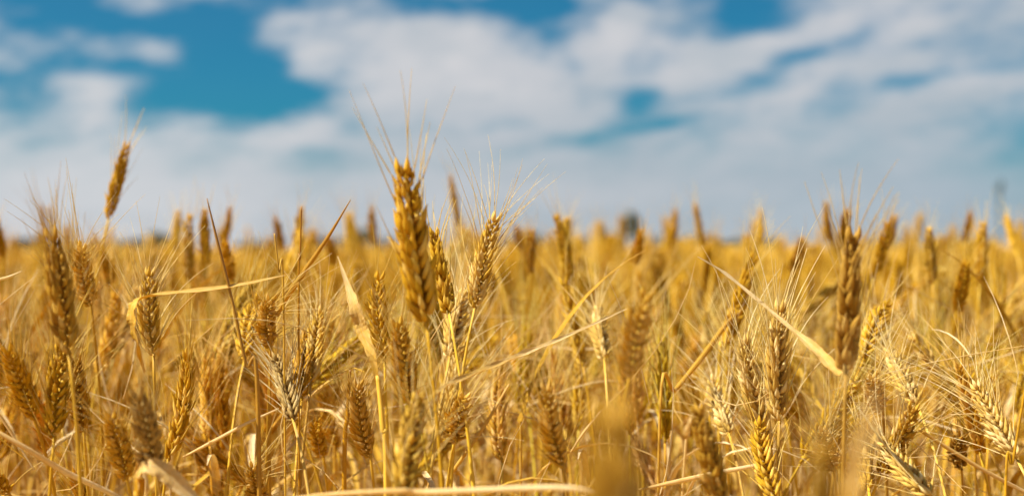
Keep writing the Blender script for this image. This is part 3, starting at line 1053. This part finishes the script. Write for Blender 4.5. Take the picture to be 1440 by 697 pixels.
S(1092, 706, 1084, 590, 0.98, 'golden', "golden ear of fat kernels under the long pale straw ear", "the fat-kernel ear", v=8, twist=0.1, leaves=0)
S(1291, 572, 1274, 488, 1.10, 'white', "whitish ear with a pointed tip above its thin pale stem", "the whitish pointed ear", v=1, twist=0.5)
S(1240, 572, 1203, 512, 1.12, 'pale', "pale ear nodding left below the herringbone ear", None, v=3, twist=0.3)
S(1238, 668, 1268, 552, 1.02, 'straw', "straw ear leaning right with hooked awns and dark base", "the hook-awned ear", v=2, twist=0.4)
S(1222, 690, 1236, 596, 1.0, 'straw', "dull straw ear close against the hook-awned ear", None, v=6, twist=0.9)
S(1432, 648, 1388, 534, 1.02, 'white', "whitish bristling ear leaning left behind a thin straw", "the whitish leaning ear", v=7, twist=0.3, fat=1.0)
S(1312, 702, 1268, 628, 0.95, 'pale', "pale soft ear bowed low beside the long fallen straw", "the long fallen straw", v=1, twist=0.5)
S(1352, 655, 1316, 592, 1.14, 'umber', "dark weathered ear bent over behind the long fallen straw", None, v=6, twist=0.4)
S(1172, 655, 1138, 580, 1.08, 'white', "whitish ear with curling awns behind the nearest soft ear", "the curl-awned whitish ear", v=3, twist=0.4)
S(1016, 716, 976, 556, 0.84, 'brown', "brown blurred ear tilting left with two lit kernels low down", "the tilted brown ear", v=4, twist=0.5, fat=1.0, leaves=0)
S(1026, 612, 1012, 532, 1.15, 'white', "white feathery ear rising behind the tilted brown ear", None, v=7, twist=0.8)
S(792, 655, 768, 518, 0.90, 'straw', "pale blurred ear with looping awns beneath the slanting straw leaf", "the loop-awned blurred ear", v=3, twist=0.5, fat=0.95, leaves=0)
S(886, 528, 906, 396, 0.82, 'straw', "soft pale ear with loose kernels above the blurred brown mass", "the soft loose-kernel ear", v=8, twist=0.3, fat=1.0, leaves=0)
S(850, 506, 848, 428, 1.22, 'pale', "faint pale ear at the tip of the slanting straw leaf", None, v=1, twist=0.8)
S(852, 1000, 868, 528, 0.335, 'brown', "very near ear blurred to a brown-gold column at the bottom", "the blurred brown-gold column", v=14, twist=0.7, fat=1.12, leaves=0)
nb = S(1142, 940, 1164, 596, 0.47, 'brown', "very near brown ear blurred beneath the big dark ear", "the nearest soft ear", v=6, twist=0.2, fat=0.8, leaves=0)
S(1022, 484, 1064, 346, 1.30, 'golden', "golden ear leaning right above the crossing stems", "the ear above the crossing stems", v=4, twist=0.6)
S(455, 642, 460, 572, 1.18, 'golden', "small thin ear with pale kernels low among bare stems", "the small thin ear", v=8, twist=0.1, fat=0.8)
S(372, 708, 378, 630, 1.12, 'straw', "little straw ear at the foot of the bare stalks", None, v=3, twist=0.3)
S(158, 400, 162, 345, 1.5, 'golden', "blurred ear directly under the lone high leaning ear", None, v=4, twist=0.8)
S(128, 430, 138, 335, 1.15, 'straw', "straw ear with crossed awns beside the long dull gold ear", None, v=7, twist=0.2)
# ears standing on the skyline, blurred
SKY = [
    (6, 362, 8, 296, 1.75, "blurred gold ear cut by the picture's left edge on the horizon"),
    (243, 352, 241, 290, 1.9, "leftmost of a blurred trio of ears on the horizon"),
    (266, 400, 268, 292, 1.6, "middle of a blurred trio of ears on the horizon"),
    (290, 376, 288, 286, 1.6, "sharpest of a blurred trio of ears, beside the thin dark stalk"),
    (314, 352, 330, 286, 1.95, "blurred ear leaning right just past the thin dark stalk"),
    (326, 395, 330, 334, 1.45, "golden ear under the leaning one past the thin dark stalk"),
    (396, 352, 394, 302, 2.1, "blurred slim ear left of a close golden pair on the horizon"),
    (418, 362, 426, 284, 1.8, "taller half of a close golden pair on the horizon"),
    (404, 390, 415, 318, 1.6, "shorter half of a close golden pair on the horizon"),
    (470, 372, 467, 330, 2.0, "short blurred ear just behind the slanting pointed leaf"),
    (527, 345, 526, 286, 2.1, "blurred brown ear just left of the tallest ear"),
    (942, 352, 950, 288, 2.3, "blurred ear leaning right, half of a V on the horizon"),
    (988, 348, 976, 280, 2.2, "blurred ear leaning left, half of a V on the horizon"),
    (1070, 345, 1073, 290, 2.3, "single blurred ear upright on the clear horizon right of the V"),
    (1166, 340, 1156, 280, 2.1, "slim blurred ear tilted behind the big dark ear's awns"),
    (1184, 352, 1181, 290, 1.8, "blurred ear touching the big dark ear's top"),
    (1228, 392, 1240, 304, 1.5, "broad golden blurred ear right beside the big dark ear"),
    (1250, 350, 1246, 300, 1.9, "soft ear second to the right of the big dark ear"),
    (1312, 400, 1306, 312, 1.55, "broad pale blurred ear alone on the horizon"),
    (1356, 340, 1350, 295, 2.2, "small brown ear high left of the far tower"),
    (1378, 400, 1384, 304, 1.6, "dark gold ear with a bright tip below the far tower"),
    (1428, 350, 1430, 298, 2.0, "dark blurred ear right of the far tower"),
    (745, 385, 748, 320, 1.6, "dim gold ear under the long fan awns"),
    (890, 372, 896, 318, 1.7, "soft pale ear in front of the tall far tree"),
    (1345, 440, 1338, 360, 1.4, "slanting soft ear below the broad pale one"),
    (735, 352, 726, 316, 2.2, "small blurred ear left of the dim gold one under the awns"),
    (1110, 385, 1116, 330, 1.7, "soft gold ear midway between the V and the big dark ear"),
]
for i, q in enumerate(SKY):
    pick = ('golden', 'golden', 'straw', 'golden')[i % 4]
    S(q[0], q[1], q[2], q[3], q[4], pick, q[5], None, v=(11, 12, 13)[i % 3], twist=0.37 * i, fat=0.92, leaves=1)

# ------------------------------------------------------------------ leaves that belong to those stalks
add_leaf(curl, ribbon([(204, 522, 1.0), (196, 490, 0.985), (189, 460, 0.98), (187, 438, 0.98), (193, 424, 0.982), (210, 417, 0.99), (255, 411, 1.0), (330, 402, 1.0), (402, 387, 1.0)],
                      [5, 18, 23, 24, 22, 17, 10, 8, 1.5], 0.5, fold=0.25, facing=(-0.75, -0.6, 0.75), n=40))
add_leaf(bl, ribbon([(1180, 528, 0.93), (1150, 496, 0.95), (1112, 462, 0.97), (1060, 418, 0.99), (1018, 384, 1.0), (981, 361, 1.0)],
                    [13, 16, 6, 5, 4.5, 1.2], 0.8, fold=0.7, facing=(-0.3, -0.6, 0.8)))
add_leaf(main, ribbon([(613, 554, 0.89), (632, 541, 0.91), (690, 517, 0.95), (742, 496, 0.98), (800, 472, 1.0), (882, 434, 1.02)],
                      [5, 9, 10, 9, 6, 1.5], 0.75, fold=0.6, facing=(-0.2, -0.75, 0.75)))

add_leaf(nb, ribbon([(1150, 980, .43), (1178, 800, .42), (1196, 690, .41), (1214, 610, .40), (1236, 540, .39)], [30, 34, 34, 24, 3], 0.6, fold=0.4, facing=(-.6, -.8, .2)))

# ------------------------------------------------------------------ bare stalks, loose blades and broken straws
def bare(name, label, cat, px, widths, ground_x, tint, mat=M_STEM, color='golden', leaf=None, group=None):
    pts = [P(*q) for q in px]
    last = px[-1]
    foot = P(ground_x, last[1], last[2]); foot.z = 0.0
    mid = (pts[-1] + foot) / 2
    root = link(name, None, None, foot)
    path = smooth_path(pts + [mid, foot], 40)
    ds = lerp_list([q[2] for q in px] + [last[2], last[2]], 40)
    wd = [max(.00025, wp * .5 / FPX * dd) for wp, dd in zip(lerp_list(list(widths) + [widths[-1]] * 2, 40), ds)]
    mb = MB()
    mb.tube(path, wd, 8, tint)
    link('stem', local(mb, foot).mesh('stem', mat), root, None, CLR[color])
    if leaf:
        add_leaf(root, leaf)
    tag(root, label, cat, group)
    return root
bare('bare_stalk', "thin dark headless stalk slanting up to a point above the horizon", 'bare stalk',
     [(291, 279, 1.0), (306, 340, 1.0), (326, 420, 1.0), (346, 512, 1.0), (363, 575, 1.0)], [1.5, 4, 4, 4.5, 6.5], 364, 0.12, color='brown')
bare('bare_stalk', "slanting dry pointed leaf rising right to left of the wide dry leaf", 'bare stalk',
     [(493, 281, 1.05), (462, 332, 1.05), (424, 388, 1.06), (392, 440, 1.07), (380, 500, 1.08)], [1.2, 5, 8, 6, 4], 378, 0.3, M_LEAF, color='straw')
bare('bare_stalk', "hair-thin upright stalk crossing the close golden pair of ears", 'bare stalk',
     [(424, 290, 1.06), (422, 360, 1.06), (420, 440, 1.06)], [2, 3, 3.2], 421, 0.2, color='orange')
bare('bare_stalk', "short twiggy stalk tip above the tip of the curled leaf", 'bare stalk',
     [(386, 328, 1.04), (392, 380, 1.04), (399, 440, 1.05)], [2.2, 2.4, 3], 404, 0.35, color='straw')
bare('bare_stalk', "stem carrying the wide pale dry leaf beside the tallest ear", 'bare stalk',
     [(531, 528, 0.99), (538, 600, 0.98), (544, 690, 0.98)], [6, 8, 9], 546, 0.6, color='straw',
     leaf=ribbon([(532, 540, .99), (524, 500, .99), (510, 462, 1.0), (500, 432, 1.0), (490, 402, 1.01), (475, 360, 1.02)], [6, 13, 20, 19, 9, 1.2], 0.66, fold=0.3,
                 facing=(-0.45, -0.85, 0.3)))
bare('bare_stalk', "short bent leaf arching over its stem under the wide dry leaf", 'bare stalk',
     [(492, 520, 1.06), (489, 580, 1.06), (484, 690, 1.06)], [4, 6, 7], 482, 0.3, color='orange',
     leaf=ribbon([(512, 523, 1.05), (496, 518, 1.06), (478, 526, 1.06), (452, 544, 1.06), (438, 556, 1.06)], [2, 4, 6, 5, 2], .55, facing=(0, -.4, 1)))
bare('bare_stalk', "stem bent over with its leaf slanting down, behind the tilted brown ear", 'bare stalk',
     [(1030, 446, 1.2), (1012, 468, 1.2), (985, 505, 1.18), (950, 548, 1.15), (928, 580, 1.12)], [5, 7, 8, 6, 4], 915, 0.35, M_LEAF, color='straw')
bare('bare_stalk', "greenish stem rising to the ear above the crossing stems", 'bare stalk',
     [(1026, 452, 1.24), (1018, 490, 1.24), (1012, 540, 1.24)], [5, 6, 6], 1008, 0.6, color='straw')
bare('bare_stalk', "thin leaning stalk in front of the whitish leaning ear", 'bare stalk',
     [(1446, 520, 0.99), (1436, 580, .99), (1424, 650, .99), (1414, 700, .99)], [3, 3.5, 4, 4], 1400, .35, color='golden')
bare('bare_stalk', "yellow leaf arched over in the bottom corner by the pale grey blurred ear", 'bare stalk',
     [(197, 672, 0.86), (195, 720, 0.86), (193, 760, .86)], [14, 12, 10], 192, .45, M_LEAF, color='golden',
     leaf=ribbon([(194, 694, .86), (196, 668, .855), (208, 656, .85), (228, 662, .85), (250, 680, .85), (284, 712, .85)], [13, 20, 26, 27, 24, 12], .72, facing=(-.4, -.7, .8), fold=.25))

SG = "broken straws lying across the stalks"
def loose(name, label, px, widths, tint, color='straw', flat=.8):
    c = P(*px[len(px) // 2])
    mb = straw_tube(px, widths, tint, flat=flat)
    o = link(name, local(mb, c).mesh(name, M_LEAF), None, c, CLR[color])
    tag(o, label, 'straw', SG)
    return o
loose('broken_straw', "long pale straw bent across the bottom-left corner", [(-30, 592, .93), (30, 626, .93), (90, 662, .94), (150, 690, .95), (200, 716, .96)], [5, 8, 9, 8, 6], .9)
loose('broken_straw', "short straw crossing the bent one in the bottom-left corner", [(-12, 566, 1.0), (14, 606, 1.0), (48, 660, 1.0)], [4, 4, 2], .8)
loose('broken_straw', "two-stranded bright straw slanting between the swept-awn ear and the dark bare stalk", [(258, 642, 1.02), (300, 620, 1.01), (345, 596, 1.0), (392, 574, 1.01)], [3, 5, 4, 2], .85)
loose('broken_straw', "blurred pale straw lying level along the bottom under the tallest ear", [(330, 712, .84), (450, 696, .80), (560, 690, .78), (600, 692, .78), (780, 685, .74), (850, 694, .72)], [3, 6, 9, 11, 9, 3], .8)
loose('broken_straw', "pale split straw rising right behind the tilted brown ear", [(898, 688, 1.0), (950, 677, 1.0), (1010, 664, 1.0), (1086, 650, 1.0)], [3, 7, 7, 6], .8)
loose('broken_straw', "long golden straw fallen across the lower right", [(1292, 603, 1.0), (1340, 634, 1.0), (1390, 664, 1.0), (1462, 702, 1.0)], [5, 6, 6, 6], .7)
loose('broken_straw', "pale straw tip poking in from the left edge", [(-60, 420, 1.0), (-20, 398, 1.0), (10, 390, 1.0), (31, 381, 1.0)], [5, 5, 4, 1.2], .85)
loose('broken_straw', "thin stem leaning among the bare stems right of the tallest ear's stem", [(630, 672, 1.1), (680, 600, 1.1), (716, 540, 1.1)], [5, 5, 3], .5)
loose('broken_straw', "small curved straw sliver beside the blurred brown-gold column", [(802, 636, 1.0), (822, 606, 1.0), (846, 576, 1.0)], [2, 4, 1.5], .8)

# ================================================================== the other nearby stalks: prototypes, then copies
def make_proto(i):
    r = random.Random(900 + i)
    root = link('wheat_stalk', None, None, (0, 0, 0))
    lean = R(abs(r.gauss(0, 15)) + 2) if i % 4 else R(r.uniform(25, 48))
    dirv = Vector((math.sin(lean), 0, math.cos(lean)))
    h = 0.70
    base = Vector((0.11 * math.sin(lean) + r.gauss(0, .012), r.gauss(0, .012), h))
    mb, pts = stem_mb(Vector((0, 0, 0)), base, dirv, r)
    link('stem', mb.mesh('stem', M_STEM), root)
    place_ear(root, base, dirv, r.uniform(.076, .098), i % 10, r.uniform(0, 6.28), r.uniform(.9, 1.1), (1, 1, 1))
    for _ in range(2 if i % 3 else 1):
        k = r.randint(9, 17)
        link('leaf', droop_leaf_mb(r, pts[k], r.uniform(0, 6.28), r.uniform(.10, .22), r.uniform(.0020, .0040), r.uniform(1.5, 4.0)).mesh('leaf', M_LEAF), root)
    tip = base + dirv * 0.088
    return root, tip, lean
def copy_tree(o, parent=None):
    c = o.copy()
    COL.objects.link(c)
    if parent is not None:
        c.parent = parent
    for ch in o.children:
        copy_tree(ch, c)
    return c
def paint(o, color, stem_color):
    for ch in o.children:
        if ch.name.startswith('ear'):
            ch.color = color
            for g in ch.children:
                g.color = color
        elif ch.name.startswith('stem'):
            ch.color = stem_color
PROTOS = [make_proto(i) for i in range(20)]
N_TOTAL = 300
n_have = len(LAND)
rr = random.Random(5)
placed = []
tries = 0
feat = [(a, b, d) for a, b, d, _, _ in LAND]
used_proto = set()
sdx, sdy = math.sin(SUN_AZ), math.cos(SUN_AZ)
lit = [(P(a, b, d).x, P(a, b, d).y) for a, b, d in feat if d < 1.25]
lit_leaf = [(P(*q).x, P(*q).y) for q in ((490, 410, 1.0), (508, 460, 1.0), (524, 505, .99), (531, 540, .98), (640, 536, .91), (690, 516, .95), (742, 496, .98), (800, 474, 1.0), (850, 450, 1.01),
                                         (188, 450, .98), (196, 490, .985), (230, 414, .99), (330, 402, 1.0), (1018, 384, 1.0), (1112, 462, .97), (1160, 510, .94), (230, 668, .85))]
while len(placed) < N_TOTAL - n_have and tries < 20000:
    tries += 1
    d = math.sqrt(rr.uniform(1.10 ** 2, 2.02 ** 2))
    px = rr.uniform(-70, 1510)
    tipz = CAM_Z - 0.072 + rr.gauss(0, 0.048) - (0.02 if d < 1.3 else 0)
    tipz = min(tipz, CAM_Z - 0.018)
    p = P(px, 348, d)
    bad = False
    for (a, b, dd) in feat:
        q = (CAM_Z - tipz) / d * FPX + 348
        if dd > d - 0.03 and abs(a - px) < 30 and abs(b - q) < 90:
            bad = True
            break
    for (fx, fy) in lit:          # leave the sun a path to the ears one looks at
        ux, uy = p.x - fx, p.y - fy
        al_ = ux * sdx + uy * sdy
        if 0 < al_ < 0.13 and abs(ux * sdy - uy * sdx) < 0.028:
            bad = True
            break
    for (fx, fy) in lit_leaf:
        ux, uy = p.x - fx, p.y - fy
        if -0.02 < ux * sdx + uy * sdy < 0.24 and abs(ux * sdy - uy * sdx) < 0.030:
            bad = True
            break
    for (x, y) in placed:
        if (x - p.x) ** 2 + (y - p.y) ** 2 < 0.035 ** 2:
            bad = True
            break
    if bad:
        continue
    pi = rr.randrange(len(PROTOS))
    root, tip, lean = PROTOS[pi]
    o = root if pi not in used_proto else copy_tree(root)
    used_proto.add(pi)
    placed.append((p.x, p.y))
    yaw = rr.uniform(0, 6.28)
    s = tipz / tip.z
    o.location = (p.x, p.y, 0)
    o.rotation_euler = (0, 0, yaw)
    o.scale = (s, s, s)
    look = rr.choices(['golden', 'straw', 'pale', 'brown', 'white', 'orange', 'grey'], [52, 28, 12, 3, 3, 3, 1])[0]
    cc = [c * rr.uniform(.92, 1.06) for c in CLR[look][:3]] + [CLR[look][3]]
    sc_ = [(c + 1) / 2 * rr.uniform(.85, 1.05) for c in CLR[look][:3]] + [CLR[look][3]]
    paint(o, cc, sc_)
    tp = Vector((p.x, p.y, 0)) + Matrix.Rotation(yaw, 3, 'Z') @ (tip * s)
    tpx, tpy, td = to_px(tp)
    sl = math.sin(lean) * math.cos(yaw)
    fwd = math.sin(lean) * math.sin(yaw)
    post = 'upright' if abs(sl) < 0.12 and abs(fwd) < .25 else ('right-leaning' if sl > 0.12 else ('left-leaning' if sl < -0.12 else ('away-leaning' if fwd > 0 else 'nodding')))
    o['_info'] = 0
    del o['_info']
    tag(o, None, 'wheat stalk', GROUP)
    LAND.append((tpx, tpy + 40, d, None, o, look, post))
for pi, (root, tip, lean) in enumerate(PROTOS):
    if pi not in used_proto:
        for ch in list(root.children_recursive):
            bpy.data.objects.remove(ch)
        bpy.data.objects.remove(root)

# labels for the copies: look and lean, then the place beside a stalk or leaf one can find
refs = [q for q in LAND if q[3]]
buckets = {}
for q in LAND:
    if len(q) < 6:
        continue
    best = min(refs, key=lambda z: abs(z[0] - q[0]) + 0.6 * abs(z[1] - q[1]))
    dx = q[0] - best[0]
    rel = ('behind' if q[2] > best[2] else 'in front of') if abs(dx) < 22 else ('right of' if dx > 0 else 'left of')
    buckets.setdefault((q[5], q[6], rel, best[3]), []).append((abs(dx) + 40 * q[2], q[4]))
WORD = {'golden': 'golden', 'straw': 'straw-coloured', 'pale': 'pale', 'brown': 'brown', 'white': 'whitish', 'orange': 'rusty orange', 'grey': 'greyish'}
ORD = ['', 'second ', 'third ', 'fourth ', 'fifth ', 'sixth ', 'seventh ', 'eighth ']
for (look, post, rel, ref), lst in buckets.items():
    lst.sort(key=lambda z: z[0])
    for k, (_, o) in enumerate(lst):
        first = 'nearest ' if k == 0 and len(lst) > 1 else ORD[min(k, 7)]
        o['label'] = f"{first}{WORD[look]} {post} wheat ear {rel} {ref}".replace('wheat ear in front of', 'wheat ear in front of')
